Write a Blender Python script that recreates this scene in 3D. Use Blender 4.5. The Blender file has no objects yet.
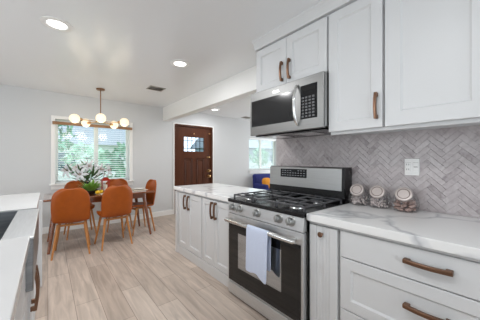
import bpy, bmesh, math, random
from mathutils import Vector, Matrix
from math import pi, sin, cos, radians as R

random.seed(7)
SC = bpy.context.scene
COL = SC.collection

# ------------------------------------------------------------------ camera, world, light, exposure
FPX = 234.1
cam_d = bpy.data.cameras.new('camera')
cam_d.sensor_width = 36.0
cam_d.lens = 36.0 * FPX / 480.0
cam_d.shift_y = 0.3 / 480.0
cam_d.clip_start = 0.02
cam_o = bpy.data.objects.new('camera', cam_d)
cam_o.location = (0, 0, 1.277)
cam_o.rotation_euler = (R(90), 0, R(-39.38))
COL.objects.link(cam_o)
SC.camera = cam_o

SC.view_settings.view_transform = 'Standard'
SC.view_settings.look = 'None'
SC.view_settings.gamma = 1
SC.view_settings.use_curve_mapping = False
SC.view_settings.exposure = 0.10

world = bpy.data.worlds.new('overcast_sky')
SC.world = world
world.use_nodes = True
wn = world.node_tree.nodes
wn['Background'].inputs[0].default_value = (0.86, 0.94, 1.0, 1)
wn['Background'].inputs[1].default_value = 2.3


def area(name, loc, rot, sx, sy, power, color=(1, 1, 1)):
    d = bpy.data.lights.new(name, 'AREA')
    d.shape = 'RECTANGLE'
    d.size, d.size_y = sx, sy
    d.energy = power
    d.color = color
    o = bpy.data.objects.new(name, d)
    o.location = loc
    o.rotation_euler = rot
    COL.objects.link(o)
    return o


# daylight through the openings of the walls behind and left of the camera, and the living room beyond the beam
area('daylight_left', (-3.6, 1.95, 1.3), (0, R(-90), 0), 2.1, 2.7, 32, (0.98, 0.99, 1.0))
area('daylight_rear', (0.3, -2.75, 1.4), (R(90), 0, 0), 4.0, 2.1, 6, (0.98, 0.99, 1.0))
area('daylight_entry', (6.9, 3.2, 1.4), (0, R(90), 0), 2.0, 3.4, 48, (0.99, 0.995, 1.0))

SC.cycles.max_bounces = 10
SC.cycles.diffuse_bounces = 6
SC.cycles.glossy_bounces = 5
SC.cycles.transmission_bounces = 8
SC.cycles.transparent_max_bounces = 12
SC.cycles.caustics_reflective = False
SC.cycles.caustics_refractive = False
SC.cycles.sample_clamp_indirect = 6.0

# ------------------------------------------------------------------ materials


def srgb(r, g, b):
    def f(c):
        c /= 255.0
        return c / 12.92 if c <= 0.04045 else ((c + 0.055) / 1.055) ** 2.4
    return (f(r), f(g), f(b), 1)


def new_mat(name):
    m = bpy.data.materials.new(name)
    m.use_nodes = True
    nt = m.node_tree
    return m, nt, nt.nodes['Principled BSDF']


def mat(name, col, rough=0.5, metal=0.0, noise=0.0, nscale=20.0, bump=0.0, stretch=None, spec=0.5,
        emit=None, trans=0.0, ior=1.45, coat=0.0, sheen=0.0):
    m, nt, b = new_mat(name)
    b.inputs['Base Color'].default_value = col
    b.inputs['Roughness'].default_value = rough
    b.inputs['Metallic'].default_value = metal
    b.inputs['Specular IOR Level'].default_value = spec
    b.inputs['Transmission Weight'].default_value = trans
    b.inputs['IOR'].default_value = ior
    b.inputs['Coat Weight'].default_value = coat
    b.inputs['Coat Roughness'].default_value = 0.12
    b.inputs['Sheen Weight'].default_value = sheen
    if emit:
        b.inputs['Emission Color'].default_value = emit[0]
        b.inputs['Emission Strength'].default_value = emit[1]
    if noise or bump:
        tc = nt.nodes.new('ShaderNodeTexCoord')
        mp = nt.nodes.new('ShaderNodeMapping')
        if stretch:
            mp.inputs['Scale'].default_value = stretch
        nz = nt.nodes.new('ShaderNodeTexNoise')
        nz.inputs['Scale'].default_value = nscale
        nz.inputs['Detail'].default_value = 5
        nt.links.new(tc.outputs['Object'], mp.inputs[0])
        nt.links.new(mp.outputs[0], nz.inputs['Vector'])
        if noise:
            mr = nt.nodes.new('ShaderNodeMapRange')
            mr.inputs['From Min'].default_value = 0.25
            mr.inputs['From Max'].default_value = 0.75
            mr.inputs['To Min'].default_value = 1 - noise
            mr.inputs['To Max'].default_value = 1 + noise
            mx = nt.nodes.new('ShaderNodeMix')
            mx.data_type = 'RGBA'
            mx.blend_type = 'MULTIPLY'
            mx.inputs['Factor'].default_value = 1
            mx.inputs['A'].default_value = col
            nt.links.new(nz.outputs['Fac'], mr.inputs['Value'])
            nt.links.new(mr.outputs[0], mx.inputs['B'])
            nt.links.new(mx.outputs['Result'], b.inputs['Base Color'])
        if bump:
            bp = nt.nodes.new('ShaderNodeBump')
            bp.inputs['Strength'].default_value = bump
            bp.inputs['Distance'].default_value = 0.01
            nt.links.new(nz.outputs['Fac'], bp.inputs['Height'])
            nt.links.new(bp.outputs[0], b.inputs['Normal'])
    return m


def quartz(name):
    m, nt, b = new_mat(name)
    L = nt.links.new
    tc = nt.nodes.new('ShaderNodeTexCoord')
    nz = nt.nodes.new('ShaderNodeTexNoise')
    nz.inputs['Scale'].default_value = 2.3
    nz.inputs['Detail'].default_value = 4
    sub = nt.nodes.new('ShaderNodeVectorMath')
    sub.operation = 'MULTIPLY_ADD'
    sub.inputs[1].default_value = (0.55, 0.55, 0.55)
    vo = nt.nodes.new('ShaderNodeTexVoronoi')
    vo.feature = 'DISTANCE_TO_EDGE'
    vo.inputs['Scale'].default_value = 1.55
    ra = nt.nodes.new('ShaderNodeValToRGB')
    ra.color_ramp.elements[0].position = 0.0
    ra.color_ramp.elements[0].color = srgb(190, 191, 194)
    ra.color_ramp.elements[1].position = 0.05
    ra.color_ramp.elements[1].color = srgb(236, 236, 235)
    e = ra.color_ramp.elements.new(0.014)
    e.color = srgb(208, 209, 211)
    L(tc.outputs['Object'], nz.inputs['Vector'])
    L(nz.outputs['Color'], sub.inputs[0])
    L(tc.outputs['Object'], sub.inputs[2])
    L(sub.outputs[0], vo.inputs['Vector'])
    L(vo.outputs['Distance'], ra.inputs[0])
    # let the veins fade in and out
    n2 = nt.nodes.new('ShaderNodeTexNoise')
    n2.inputs['Scale'].default_value = 2.0
    r2 = nt.nodes.new('ShaderNodeValToRGB')
    r2.color_ramp.elements[0].position = 0.44
    r2.color_ramp.elements[1].position = 0.58
    mx = nt.nodes.new('ShaderNodeMix')
    mx.data_type = 'RGBA'
    mx.inputs['B'].default_value = srgb(236, 236, 235)
    L(tc.outputs['Object'], n2.inputs['Vector'])
    L(n2.outputs['Fac'], r2.inputs[0])
    L(r2.outputs[0], mx.inputs['Factor'])
    L(ra.outputs[0], mx.inputs['A'])
    L(mx.outputs['Result'], b.inputs['Base Color'])
    b.inputs['Roughness'].default_value = 0.16
    return m


def plank_floor(name):
    m, nt, b = new_mat(name)
    L = nt.links.new
    tc = nt.nodes.new('ShaderNodeTexCoord')
    sp = nt.nodes.new('ShaderNodeSeparateXYZ')
    cb = nt.nodes.new('ShaderNodeCombineXYZ')
    L(tc.outputs['Object'], sp.inputs[0])
    L(sp.outputs['Y'], cb.inputs['X'])
    L(sp.outputs['X'], cb.inputs['Y'])
    br = nt.nodes.new('ShaderNodeTexBrick')
    br.offset = 0.37
    br.inputs['Scale'].default_value = 1.0
    br.inputs['Brick Width'].default_value = 1.25
    br.inputs['Row Height'].default_value = 0.185
    br.inputs['Mortar Size'].default_value = 0.0022
    br.inputs['Mortar Smooth'].default_value = 0.3
    br.inputs['Color1'].default_value = srgb(205, 190, 177)
    br.inputs['Color2'].default_value = srgb(180, 164, 151)
    br.inputs['Mortar'].default_value = srgb(136, 121, 109)
    L(cb.outputs[0], br.inputs['Vector'])
    mp = nt.nodes.new('ShaderNodeMapping')
    mp.inputs['Scale'].default_value = (9, 0.9, 1)
    L(tc.outputs['Object'], mp.inputs[0])
    nz = nt.nodes.new('ShaderNodeTexNoise')
    nz.inputs['Scale'].default_value = 2.4
    nz.inputs['Detail'].default_value = 6
    nz.inputs['Distortion'].default_value = 0.8
    L(mp.outputs[0], nz.inputs['Vector'])
    mr = nt.nodes.new('ShaderNodeMapRange')
    mr.inputs['From Min'].default_value = 0.3
    mr.inputs['From Max'].default_value = 0.7
    mr.inputs['To Min'].default_value = 0.74
    mr.inputs['To Max'].default_value = 1.12
    L(nz.outputs['Fac'], mr.inputs['Value'])
    mx = nt.nodes.new('ShaderNodeMix')
    mx.data_type = 'RGBA'
    mx.blend_type = 'MULTIPLY'
    mx.inputs['Factor'].default_value = 1
    L(br.outputs['Color'], mx.inputs['A'])
    L(mr.outputs[0], mx.inputs['B'])
    L(mx.outputs['Result'], b.inputs['Base Color'])
    b.inputs['Roughness'].default_value = 0.42
    return m


def marble_tile(name):
    m, nt, b = new_mat(name)
    L = nt.links.new
    at = nt.nodes.new('ShaderNodeAttribute')
    at.attribute_name = 'tile_tone'
    tc = nt.nodes.new('ShaderNodeTexCoord')
    nz = nt.nodes.new('ShaderNodeTexNoise')
    nz.inputs['Scale'].default_value = 22
    nz.inputs['Detail'].default_value = 6
    nz.inputs['Distortion'].default_value = 1.5
    L(tc.outputs['Object'], nz.inputs['Vector'])
    ad = nt.nodes.new('ShaderNodeMath')
    ad.operation = 'MULTIPLY_ADD'
    ad.inputs[1].default_value = 0.85
    L(nz.outputs['Fac'], ad.inputs[0])
    L(at.outputs['Fac'], ad.inputs[2])
    ra = nt.nodes.new('ShaderNodeValToRGB')
    els = ra.color_ramp.elements
    els[0].position = 0.15
    els[0].color = srgb(132, 123, 124)
    els[1].position = 0.95
    els[1].color = srgb(200, 194, 194)
    e = els.new(0.5)
    e.color = srgb(176, 167, 168)
    L(ad.outputs[0], ra.inputs[0])
    L(ra.outputs[0], b.inputs['Base Color'])
    b.inputs['Roughness'].default_value = 0.35
    return m


def pane_glass(name, tint=(1, 1, 1, 1), gloss=0.08, rim=False):
    m = bpy.data.materials.new(name)
    m.use_nodes = True
    nt = m.node_tree
    nt.nodes.clear()
    out = nt.nodes.new('ShaderNodeOutputMaterial')
    tr = nt.nodes.new('ShaderNodeBsdfTransparent')
    tr.inputs[0].default_value = tint
    gl = nt.nodes.new('ShaderNodeBsdfGlossy')
    gl.inputs['Roughness'].default_value = 0.02
    mx = nt.nodes.new('ShaderNodeMixShader')
    mx.inputs[0].default_value = gloss
    if rim:
        lw = nt.nodes.new('ShaderNodeLayerWeight')
        lw.inputs['Blend'].default_value = 0.35
        sc = nt.nodes.new('ShaderNodeMath')
        sc.operation = 'MULTIPLY'
        sc.inputs[1].default_value = 0.4
        nt.links.new(lw.outputs['Fresnel'], sc.inputs[0])
        nt.links.new(sc.outputs[0], mx.inputs[0])
    nt.links.new(tr.outputs[0], mx.inputs[1])
    nt.links.new(gl.outputs[0], mx.inputs[2])
    nt.links.new(mx.outputs[0], out.inputs[0])
    return m


M = {}
M['wall'] = mat('wall_paint', srgb(209, 211, 212), 0.6)
M['ceiling'] = mat('ceiling_paint', srgb(237, 239, 241), 0.25, spec=0.6)
M['trim'] = mat('trim_paint', srgb(238, 238, 236), 0.4)
M['cab'] = mat('cabinet_paint', srgb(214, 215, 216), 0.38)
M['cab_in'] = mat('cabinet_carcass', srgb(196, 197, 198), 0.5)
M['quartz'] = quartz('quartz_veined')
M['island_top'] = mat('quartz_plain', srgb(204, 204, 204), 0.2, noise=0.02, nscale=3)
M['floor'] = plank_floor('plank_floor')
M['tile'] = marble_tile('marble_tile')
M['grout'] = mat('grout', srgb(166, 159, 160), 0.8)
M['steel'] = mat('brushed_steel', srgb(168, 169, 169), 0.46, 1.0, noise=0.10, nscale=6, stretch=(30, 1, 60))
M['steel_f'] = mat('steel_front_lightened', srgb(214, 215, 216), 0.48, 1.0, noise=0.08, nscale=6, stretch=(30, 1, 60))  # same steel as the backguard, lightened to paint brighter light onto the fronts
M['steel_mw'] = mat('brushed_steel_dark', srgb(146, 146, 145), 0.40, 1.0, noise=0.10, nscale=6, stretch=(30, 1, 60))
M['dim_print'] = mat('dim_print', srgb(104, 105, 107), 0.5)
M['steel_h'] = mat('brushed_steel_side', srgb(172, 172, 170), 0.36, 1.0, noise=0.06, nscale=6, stretch=(30, 1, 60))
M['steel_lt'] = mat('bright_steel', srgb(215, 215, 214), 0.2, 1.0)
M['sink_steel'] = mat('sink_steel', srgb(150, 153, 156), 0.33, 1.0, noise=0.18, nscale=5, stretch=(1, 1, 14))
M['sink_rim'] = mat('sink_rim_steel', srgb(205, 207, 209), 0.4, 1.0, noise=0.06, nscale=8, stretch=(12, 1, 1))
M['black_glass'] = mat('black_glass', srgb(20, 20, 21), 0.06, 0.0, spec=0.6)
M['oven_window'] = mat('oven_window_glass', srgb(178, 182, 186), 0.08, 0.9)
M['mw_window'] = mat('microwave_window_glass', srgb(34, 34, 35), 0.12, 0.0, spec=0.6)
M['black'] = mat('black_enamel', srgb(24, 24, 25), 0.22)
M['iron'] = mat('cast_iron', srgb(92, 92, 95), 0.32, 0.4, bump=0.15, nscale=90)
M['grey_plastic'] = mat('grey_print', srgb(150, 152, 155), 0.5)
M['display'] = mat('display', srgb(14, 16, 20), 0.1)
M['bronze'] = mat('brushed_copper_bronze', srgb(128, 98, 80), 0.36, 1.0, noise=0.15, nscale=12)
M['copper'] = mat('bright_copper', srgb(190, 116, 84), 0.28, 1.0)
M['brass'] = mat('satin_brass', srgb(196, 158, 112), 0.3, 1.0)
M['brass_dk'] = mat('aged_brass', srgb(142, 106, 76), 0.35, 1.0)
M['leather'] = mat('cognac_leather', srgb(156, 74, 4), 0.42, noise=0.10, nscale=14, bump=0.06)
M['leg_wood'] = mat('chair_leg_wood', srgb(182, 122, 66), 0.4, noise=0.12, nscale=6, stretch=(8, 8, 1))
M['walnut'] = mat('walnut_table', srgb(122, 70, 42), 0.16, noise=0.22, nscale=5, stretch=(1, 9, 9), coat=1.0)
M['door_wood'] = mat('mahogany_door', srgb(84, 47, 30), 0.3, noise=0.2, nscale=5, stretch=(9, 9, 0.8))
M['valance'] = mat('oak_valance', srgb(150, 112, 78), 0.5, noise=0.15, nscale=6, stretch=(1, 9, 9))
M['blind'] = mat('blind_slat', srgb(236, 238, 238), 0.5)
M['pane'] = pane_glass('window_glass', (0.94, 0.98, 0.98, 1), 0.06)
M['leaded'] = pane_glass('leaded_glass', (0.9, 0.95, 1.0, 1), 0.10)
M['jar_glass'] = pane_glass('jar_glass', (0.975, 0.975, 0.975, 1), 0.10, True)
M['lid'] = mat('brushed_lid', srgb(206, 196, 192), 0.35, 0.6)
M['lid_dk'] = mat('lid_groove', srgb(132, 118, 112), 0.5, 0.4)
M['plate'] = mat('white_plastic', srgb(235, 235, 233), 0.35)
M['slot'] = mat('outlet_slot', srgb(96, 94, 92), 0.6)
M['towel'] = mat('towel_cotton', srgb(206, 216, 238), 0.95, bump=0.5, nscale=160, sheen=0.3)
M['globe'] = mat('opal_globe', srgb(255, 240, 214), 0.3, emit=((1.0, 0.82, 0.56, 1), 0.5))
M['lamp'] = mat('lamp_diffuser', (1, 1, 1, 1), 0.5, emit=((1, 0.98, 0.95, 1), 4.0))
M['vent'] = mat('vent_metal', srgb(170, 166, 160), 0.5)
M['vent_dk'] = mat('vent_recess', srgb(120, 112, 104), 0.8)
M['leaf'] = mat('lily_leaf', srgb(82, 110, 76), 0.45, noise=0.25, nscale=8)
M['petal'] = mat('lily_petal', srgb(208, 209, 212), 0.5, noise=0.06, nscale=12)
M['anther'] = mat('lily_anther', srgb(150, 96, 40), 0.6)
M['herb'] = mat('lettuce_green', srgb(140, 182, 84), 0.5, noise=0.3, nscale=14)
M['lemon'] = mat('lemon_skin', srgb(236, 190, 44), 0.4, bump=0.1, nscale=60)
M['bowl'] = mat('dark_bowl', srgb(58, 50, 44), 0.3)
M['red'] = mat('red_lantern_paint', srgb(168, 44, 26), 0.35)
M['candle'] = mat('candle_wax', srgb(238, 230, 214), 0.5)
M['vase'] = mat('dark_vase', srgb(52, 50, 46), 0.2)
M['china'] = mat('white_china', srgb(240, 240, 238), 0.15)
M['mat_fabric'] = mat('placemat_weave', srgb(212, 204, 190), 0.9, bump=0.4, nscale=120)
M['blue'] = mat('navy_upholstery', srgb(34, 44, 112), 0.8, noise=0.12, nscale=20)
M['orange'] = mat('mustard_cushion', srgb(226, 150, 46), 0.85, noise=0.1, nscale=20)
M['pod'] = mat('dried_pod', srgb(172, 146, 138), 0.55, noise=0.35, nscale=30)
M['candy'] = mat('pale_wrapped_candy', srgb(226, 215, 213), 0.4, noise=0.2, nscale=60)
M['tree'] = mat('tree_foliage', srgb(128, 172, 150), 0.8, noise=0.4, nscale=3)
M['tree2'] = mat('hazed_tree_foliage', srgb(176, 208, 190), 0.8, noise=0.45, nscale=3)  # foliage green lightened so haze and glare sit in the colour
M['bark'] = mat('bark', srgb(120, 108, 98), 0.9)
M['lawn'] = mat('lawn_grass', srgb(150, 176, 128), 0.9, noise=0.2, nscale=4)
M['house'] = mat('pale_siding', srgb(214, 220, 224), 0.7)
M['house_blue'] = mat('blue_grey_siding', srgb(150, 164, 176), 0.7)
M['roof'] = mat('grey_roof', srgb(150, 158, 168), 0.8)
M['house_glass'] = mat('house_glass', srgb(90, 110, 126), 0.2)
M['fence'] = mat('fence_board', srgb(176, 184, 190), 0.8, noise=0.15, nscale=4)

# ------------------------------------------------------------------ mesh helpers


def BM():
    return bmesh.new()


def box(bm, x0, x1, y0, y1, z0, z1, bev=0.0, seg=2, mx=None):
    x0, x1 = min(x0, x1), max(x0, x1)
    y0, y1 = min(y0, y1), max(y0, y1)
    z0, z1 = min(z0, z1), max(z0, z1)
    m = Matrix.Translation(((x0 + x1) / 2, (y0 + y1) / 2, (z0 + z1) / 2)) @ Matrix.Diagonal((x1 - x0, y1 - y0, z1 - z0, 1))
    r = bmesh.ops.create_cube(bm, size=1.0, matrix=m)
    vs = r['verts']
    if bev > 0:
        es = list({e for v in vs for e in v.link_edges})
        o = bmesh.ops.bevel(bm, geom=es, offset=bev, segments=seg, affect='EDGES', profile=0.5)
        vs = list({v for f in o['faces'] for v in f.verts} | {v for v in vs if v.is_valid})
    if mx is not None:
        bmesh.ops.transform(bm, matrix=mx, verts=[v for v in vs if v.is_valid])
    return bm


def ring_loft(bm, rings, cap=True, closed=False):
    n = len(rings[0])
    vr = [[bm.verts.new(p) for p in r] for r in rings]
    m = len(vr)
    for i in range(m if closed else m - 1):
        a, b = vr[i], vr[(i + 1) % m]
        for j in range(n):
            bm.faces.new((a[j], a[(j + 1) % n], b[(j + 1) % n], b[j]))
    if cap and not closed:
        bm.faces.new(list(reversed(vr[0])))
        bm.faces.new(vr[-1])
    return bm


def tube(bm, pts, r, seg=10, section=None):
    """sweep a round (or given) section along pts; r a number or one per point"""
    pts = [Vector(p) for p in pts]
    rs = r if isinstance(r, (list, tuple)) else [r] * len(pts)
    rings = []
    prev = None
    for i, p in enumerate(pts):
        if i == 0:
            t = pts[1] - p
        elif i == len(pts) - 1:
            t = p - pts[i - 1]
        else:
            t = (pts[i + 1] - p).normalized() + (p - pts[i - 1]).normalized()
        t.normalize()
        if prev is None:
            up = Vector((0, 0, 1)) if abs(t.z) < 0.9 else Vector((1, 0, 0))
            a = t.cross(up).normalized()
        else:
            a = (prev - t * prev.dot(t)).normalized()
        b = t.cross(a).normalized()
        prev = a
        if section:
            rings.append([p + a * (s[0] * rs[i]) + b * (s[1] * rs[i]) for s in section])
        else:
            rings.append([p + (a * cos(2 * pi * k / seg) + b * sin(2 * pi * k / seg)) * rs[i] for k in range(seg)])
    return ring_loft(bm, rings)


def lathe(bm, prof, seg=24, mx=None, closed_ends=True):
    rings = []
    for r, z in prof:
        r = max(r, 1e-4)
        rings.append([Vector((r * cos(2 * pi * k / seg), r * sin(2 * pi * k / seg), z)) for k in range(seg)])
    if mx is not None:
        rings = [[mx @ p for p in ring] for ring in rings]
    return ring_loft(bm, rings, cap=closed_ends)


def sphere(bm, c, r, seg=16, rings=10, scale=(1, 1, 1), rot=None):
    m = Matrix.Translation(c)
    if rot is not None:
        m = m @ rot
    m = m @ Matrix.Diagonal((scale[0], scale[1], scale[2], 1))
    bmesh.ops.create_uvsphere(bm, u_segments=seg, v_segments=rings, radius=r, matrix=m)
    return bm


def grid(bm, rows):
    vr = [[bm.verts.new(p) for p in r] for r in rows]
    for i in range(len(vr) - 1):
        for j in range(len(vr[0]) - 1):
            bm.faces.new((vr[i][j], vr[i][j + 1], vr[i + 1][j + 1], vr[i + 1][j]))
    return bm


def prism(bm, poly, axis, a0, a1):
    """extrude a polygon along an axis; poly in the two other axes, in xyz order"""
    def pt(p, a):
        if axis == 'x':
            return Vector((a, p[0], p[1]))
        if axis == 'y':
            return Vector((p[0], a, p[1]))
        return Vector((p[0], p[1], a))
    return ring_loft(bm, [[pt(p, a0) for p in poly], [pt(p, a1) for p in poly]])


def obj(name, bm, m, parent=None, smooth=False, kind=None, label=None, mods=None):
    bmesh.ops.recalc_face_normals(bm, faces=bm.faces[:])
    me = bpy.data.meshes.new(name)
    bm.to_mesh(me)
    bm.free()
    me.materials.append(m)
    if smooth:
        me.polygons.foreach_set('use_smooth', [True] * len(me.polygons))
        try:
            me.set_sharp_from_angle(angle=R(38))
        except Exception:
            pass
    o = bpy.data.objects.new(name, me)
    COL.objects.link(o)
    if parent:
        o.parent = parent
    if kind:
        o['kind'] = kind
    if label:
        o['label'] = label
    return o


def tag(o, label, cat, group=None):
    o['label'] = label
    o['category'] = cat
    if group:
        o['group'] = group
    return o


def thing(name, label, cat, loc=(0, 0, 0), rz=0.0, group=None):
    o = bpy.data.objects.new(name, None)
    COL.objects.link(o)
    o.empty_display_size = 0.1
    o.location = loc
    o.rotation_euler = (0, 0, rz)
    return tag(o, label, cat, group)


def struct_root(name, loc=(0, 0, 0)):
    o = bpy.data.objects.new(name, None)
    COL.objects.link(o)
    o.location = loc
    o['kind'] = 'structure'
    return o


def dup(root, loc, rz=None, label=None, group=None):
    r = root.copy()
    COL.objects.link(r)
    r.location = loc
    if rz is not None:
        r.rotation_euler = (0, 0, rz)
    if label:
        r['label'] = label
    if group:
        r['group'] = group
    for ch in list(root.children):
        c = ch.copy()
        COL.objects.link(c)
        c.parent = r
        for g in list(ch.children):
            d = g.copy()
            COL.objects.link(d)
            d.parent = c
    return r


def S(name, bm, m, **k):
    return obj(name, bm, m, kind='structure', **k)


# ------------------------------------------------------------------ room shell
H = 2.485
YF = 5.293          # far wall
XK = 2.09           # kitchen wall face
XL, YB, XR = -3.75, -2.95, 7.1

b = BM(); box(b, XL - .12, XR + .12, YB - .12, YF + .16, -0.12, 0)
S('floor', b, M['floor'])
b = BM(); box(b, XL - .12, XR + .12, YB - .12, YF + .16, H, H + .12)
S('ceiling', b, M['ceiling'])


def wall_x(name, y0, y1, x0, x1, openings, m):
    """wall that spans x0..x1 (thickness y0..y1) with rectangular openings (xa, xb, za, zb)"""
    b = BM()
    xs = x0
    for xa, xb, za, zb in sorted(openings):
        if xa > xs:
            box(b, xs, xa, y0, y1, 0, H)
        if za > 0:
            box(b, xa, xb, y0, y1, 0, za)
        if zb < H:
            box(b, xa, xb, y0, y1, zb, H)
        xs = xb
    box(b, xs, x1, y0, y1, 0, H)
    return S(name, b, m)


def wall_y(name, x0, x1, y0, y1, openings, m):
    b = BM()
    ys = y0
    for ya, yb, za, zb in sorted(openings):
        if ya > ys:
            box(b, x0, x1, ys, ya, 0, H)
        if za > 0:
            box(b, x0, x1, ya, yb, 0, za)
        if zb < H:
            box(b, x0, x1, ya, yb, zb, H)
        ys = yb
    box(b, x0, x1, ys, y1, 0, H)
    return S(name, b, m)


W1 = (0.10, 1.33, 0.86, 2.01)       # dining window opening
W2 = (4.70, 5.92, 0.97, 1.97)       # entry window opening
D1 = (2.345, 3.375, 0.0, 2.125)     # front door opening
wall_x('wall_far', YF, YF + .16, XL - .12, XR + .12, [W1, D1, W2], M['wall'])
wall_y('wall_left', XL - .12, XL, YB, YF, [(.55, 3.35, .2, 2.4)], M['wall'])
wall_x('wall_rear', YB - .12, YB, XL, XR, [(-1.7, 2.0, .35, 2.45)], M['wall'])
wall_y('wall_right', XR, XR + .12, YB, YF, [(1.5, 4.9, .4, 2.4)], M['wall'])
b = BM(); box(b, XK, XK + .13, YB, 1.868, 0, H)
S('wall_kitchen', b, M['wall'])
b = BM(); box(b, 2.045, 2.19, 1.868, YF, 2.18, H)
S('ceiling_beam', b, M['trim'])

# baseboards
b = BM(); box(b, XL, D1[0] - .035, YF - .016, YF, 0, .115, .004, 1)
S('baseboard_far', b, M['trim'])
b = BM(); box(b, D1[1] + .035, XR, YF - .016, YF, 0, .115, .004, 1)
S('baseboard_entry', b, M['trim'])

# ------------------------------------------------------------------ windows


def build_window(name, W, trim_w, mull, sill):
    x0, x1, z0, z1 = W
    root = struct_root(name, ((x0 + x1) / 2, YF, z0))
    w, h = x1 - x0, z1 - z0
    hw = w / 2
    b = BM()
    if trim_w:
        box(b, -hw - trim_w, -hw, -.02, 0, -trim_w * .4, h + trim_w, .004, 1)
        box(b, hw, hw + trim_w, -.02, 0, -trim_w * .4, h + trim_w, .004, 1)
        box(b, -hw, hw, -.02, 0, h, h + trim_w, .004, 1)
        obj('casing', b, M['trim'], root)
        b = BM()
    t = .045
    y0, y1 = .085, .13
    box(b, -hw, -hw + t, y0, y1, 0, h)
    box(b, hw - t, hw, y0, y1, 0, h)
    box(b, -hw + t, hw - t, y0, y1, h - t, h)
    box(b, -hw + t, hw - t, y0, y1, 0, t)
    obj('frame', b, M['trim'], root)
    for mx_ in mull:
        b = BM(); box(b, mx_ - .035, mx_ + .035, .06, .13, t, h - t, .004, 1)
        obj('mullion', b, M['trim'], root)
    edges = [-hw + t] + [c for mm in mull for c in (mm - .035, mm + .035)] + [hw - t]
    for i in range(0, len(edges), 2):
        b = BM(); box(b, edges[i], edges[i + 1], .104, .110, t, h - t)
        obj('pane', b, M['pane'], root)
    if sill:
        b = BM(); box(b, -hw - trim_w - .02, hw + trim_w + .02, -.055, .08, -.03, 0, .006, 2)
        obj('sill', b, M['trim'], root)
        b = BM(); box(b, -hw - trim_w, hw + trim_w, -.018, 0, -.10, -.03, .004, 1)
        obj('apron', b, M['trim'], root)
    return root


build_window('window_1', W1, .06, [0.02], True)
build_window('window_2', W2, 0.0, [-0.06], True)

# blind over the dining window
bl = thing('window_blind', 'white slatted blind with an oak valance over the dining window', 'window blind', (0.715, YF, 1.90))
b = BM(); box(b, -.655, .655, -.075, -.02, .012, .062, .006, 2)
obj('valance', b, M['valance'], bl, label='brown oak valance')
b = BM()
nsl = 25
for k in range(nsl):
    z = -.03 - k * (0.99 / (nsl - 1))
    mx_ = Matrix.Translation((0, .032, z)) @ Matrix.Rotation(R(8), 4, 'X')
    box(b, -.60, .60, -.021, .021, -.0016, .0016, mx=mx_)
obj('slats', b, M['blind'], bl)
b = BM(); box(b, -.60, .60, .012, .052, -1.044, -1.030, .003, 1)
obj('bottom_rail', b, M['blind'], bl)
for xx in (-.45, .0, .45):
    b = BM(); tube(b, [(xx, .006, 0), (xx, .006, -1.03)], .0016, 6)
    obj('ladder_cord', b, M['blind'], bl)

b2 = thing('window_blind', 'white slatted blind on the entry window right of the front door', 'window blind', (5.31, YF, 1.955))
b = BM(); box(b, -.60, .60, .01, .07, -.04, .01, .004, 1)
obj('head_rail', b, M['blind'], b2)
b = BM()
for k in range(17):
    z = -.08 - k * .053
    mx_ = Matrix.Translation((0, .045, z)) @ Matrix.Rotation(R(10), 4, 'X')
    box(b, -.60, .60, -.018, .018, -.0011, .0011, mx=mx_)
obj('slats', b, M['blind'], b2)
b = BM(); box(b, -.60, .60, .03, .06, -.975, -.962, .003, 1)
obj('bottom_rail', b, M['blind'], b2)

# ------------------------------------------------------------------ front door
dr = struct_root('door_1', ((D1[0] + D1[1]) / 2, YF, 0))
hw = (D1[1] - D1[0]) / 2
# slab with a glazed opening and two recessed panels, faces -Y
xs = [-hw + .012, -.34, -.29, -.03, .03, .27, .33, hw - .012]
b = BM()
gx0, gx1, gz0, gz1 = -.27, .30, 1.50, 1.86
yF, yB = .035, .085
box(b, -hw + .012, hw - .012, yF, yB, .012, .30)
box(b, -hw + .012, gx0, yF, yB, .30, 2.11)
box(b, gx1, hw - .012, yF, yB, .30, 2.11)
box(b, gx0, gx1, yF, yB, gz1, 2.11)
box(b, gx0, gx1, yF, yB, 1.33, gz0)
box(b, -.035, .065, yF, yB, .30, 1.33)
box(b, gx0, -.035, yF + .018, yB, .30, 1.33)
box(b, .065, gx1, yF + .018, yB, .30, 1.33)
obj('slab', b, M['door_wood'], dr)
for px0, px1 in ((gx0, -.035), (.065, gx1)):
    b = BM()
    for a in ((px0 + .012, px0 + .034, .315, 1.315), (px1 - .034, px1 - .012, .315, 1.315)):
        box(b, a[0], a[1], yF - .004, yF + .02, a[2], a[3], .006, 2)
    box(b, px0 + .034, px1 - .034, yF - .004, yF + .02, 1.293, 1.315, .006, 2)
    box(b, px0 + .034, px1 - .034, yF - .004, yF + .02, .315, .337, .006, 2)
    box(b, px0 + .06, px1 - .06, yF + .004, yF + .02, .37, 1.26, .01, 2)
    obj('panel', b, M['door_wood'], dr)
b = BM(); box(b, gx0, gx1, .056, .062, gz0, gz1)
gl = obj('pane', b, M['leaded'], dr)
b = BM()
for k in range(1, 5):
    x = gx0 + (gx1 - gx0) * k / 5
    box(b, x - .006, x + .006, .050, .068, gz0, gz1)
for zz in (gz0 + .07, gz1 - .09):
    box(b, gx0, gx1, .050, .068, zz - .006, zz + .006)
obj('leading', b, M['vase'], gl)
b = BM()
box(b, -hw - .022, -hw + .01, -.012, .09, 0, 2.135, .003, 1)
box(b, hw - .01, hw + .022, -.012, .09, 0, 2.135, .003, 1)
box(b, -hw + .01, hw - .01, -.012, .09, 2.112, 2.15, .003, 1)
obj('jamb', b, M['door_wood'], dr)
b = BM()
box(b, -hw - .05, -hw - .022, -.018, 0, 0, 2.178, .004, 1)
box(b, hw + .022, hw + .05, -.018, 0, 0, 2.178, .004, 1)
box(b, -hw - .022, hw + .022, -.018, 0, 2.15, 2.178, .004, 1)
obj('casing', b, M['trim'], dr)
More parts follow.
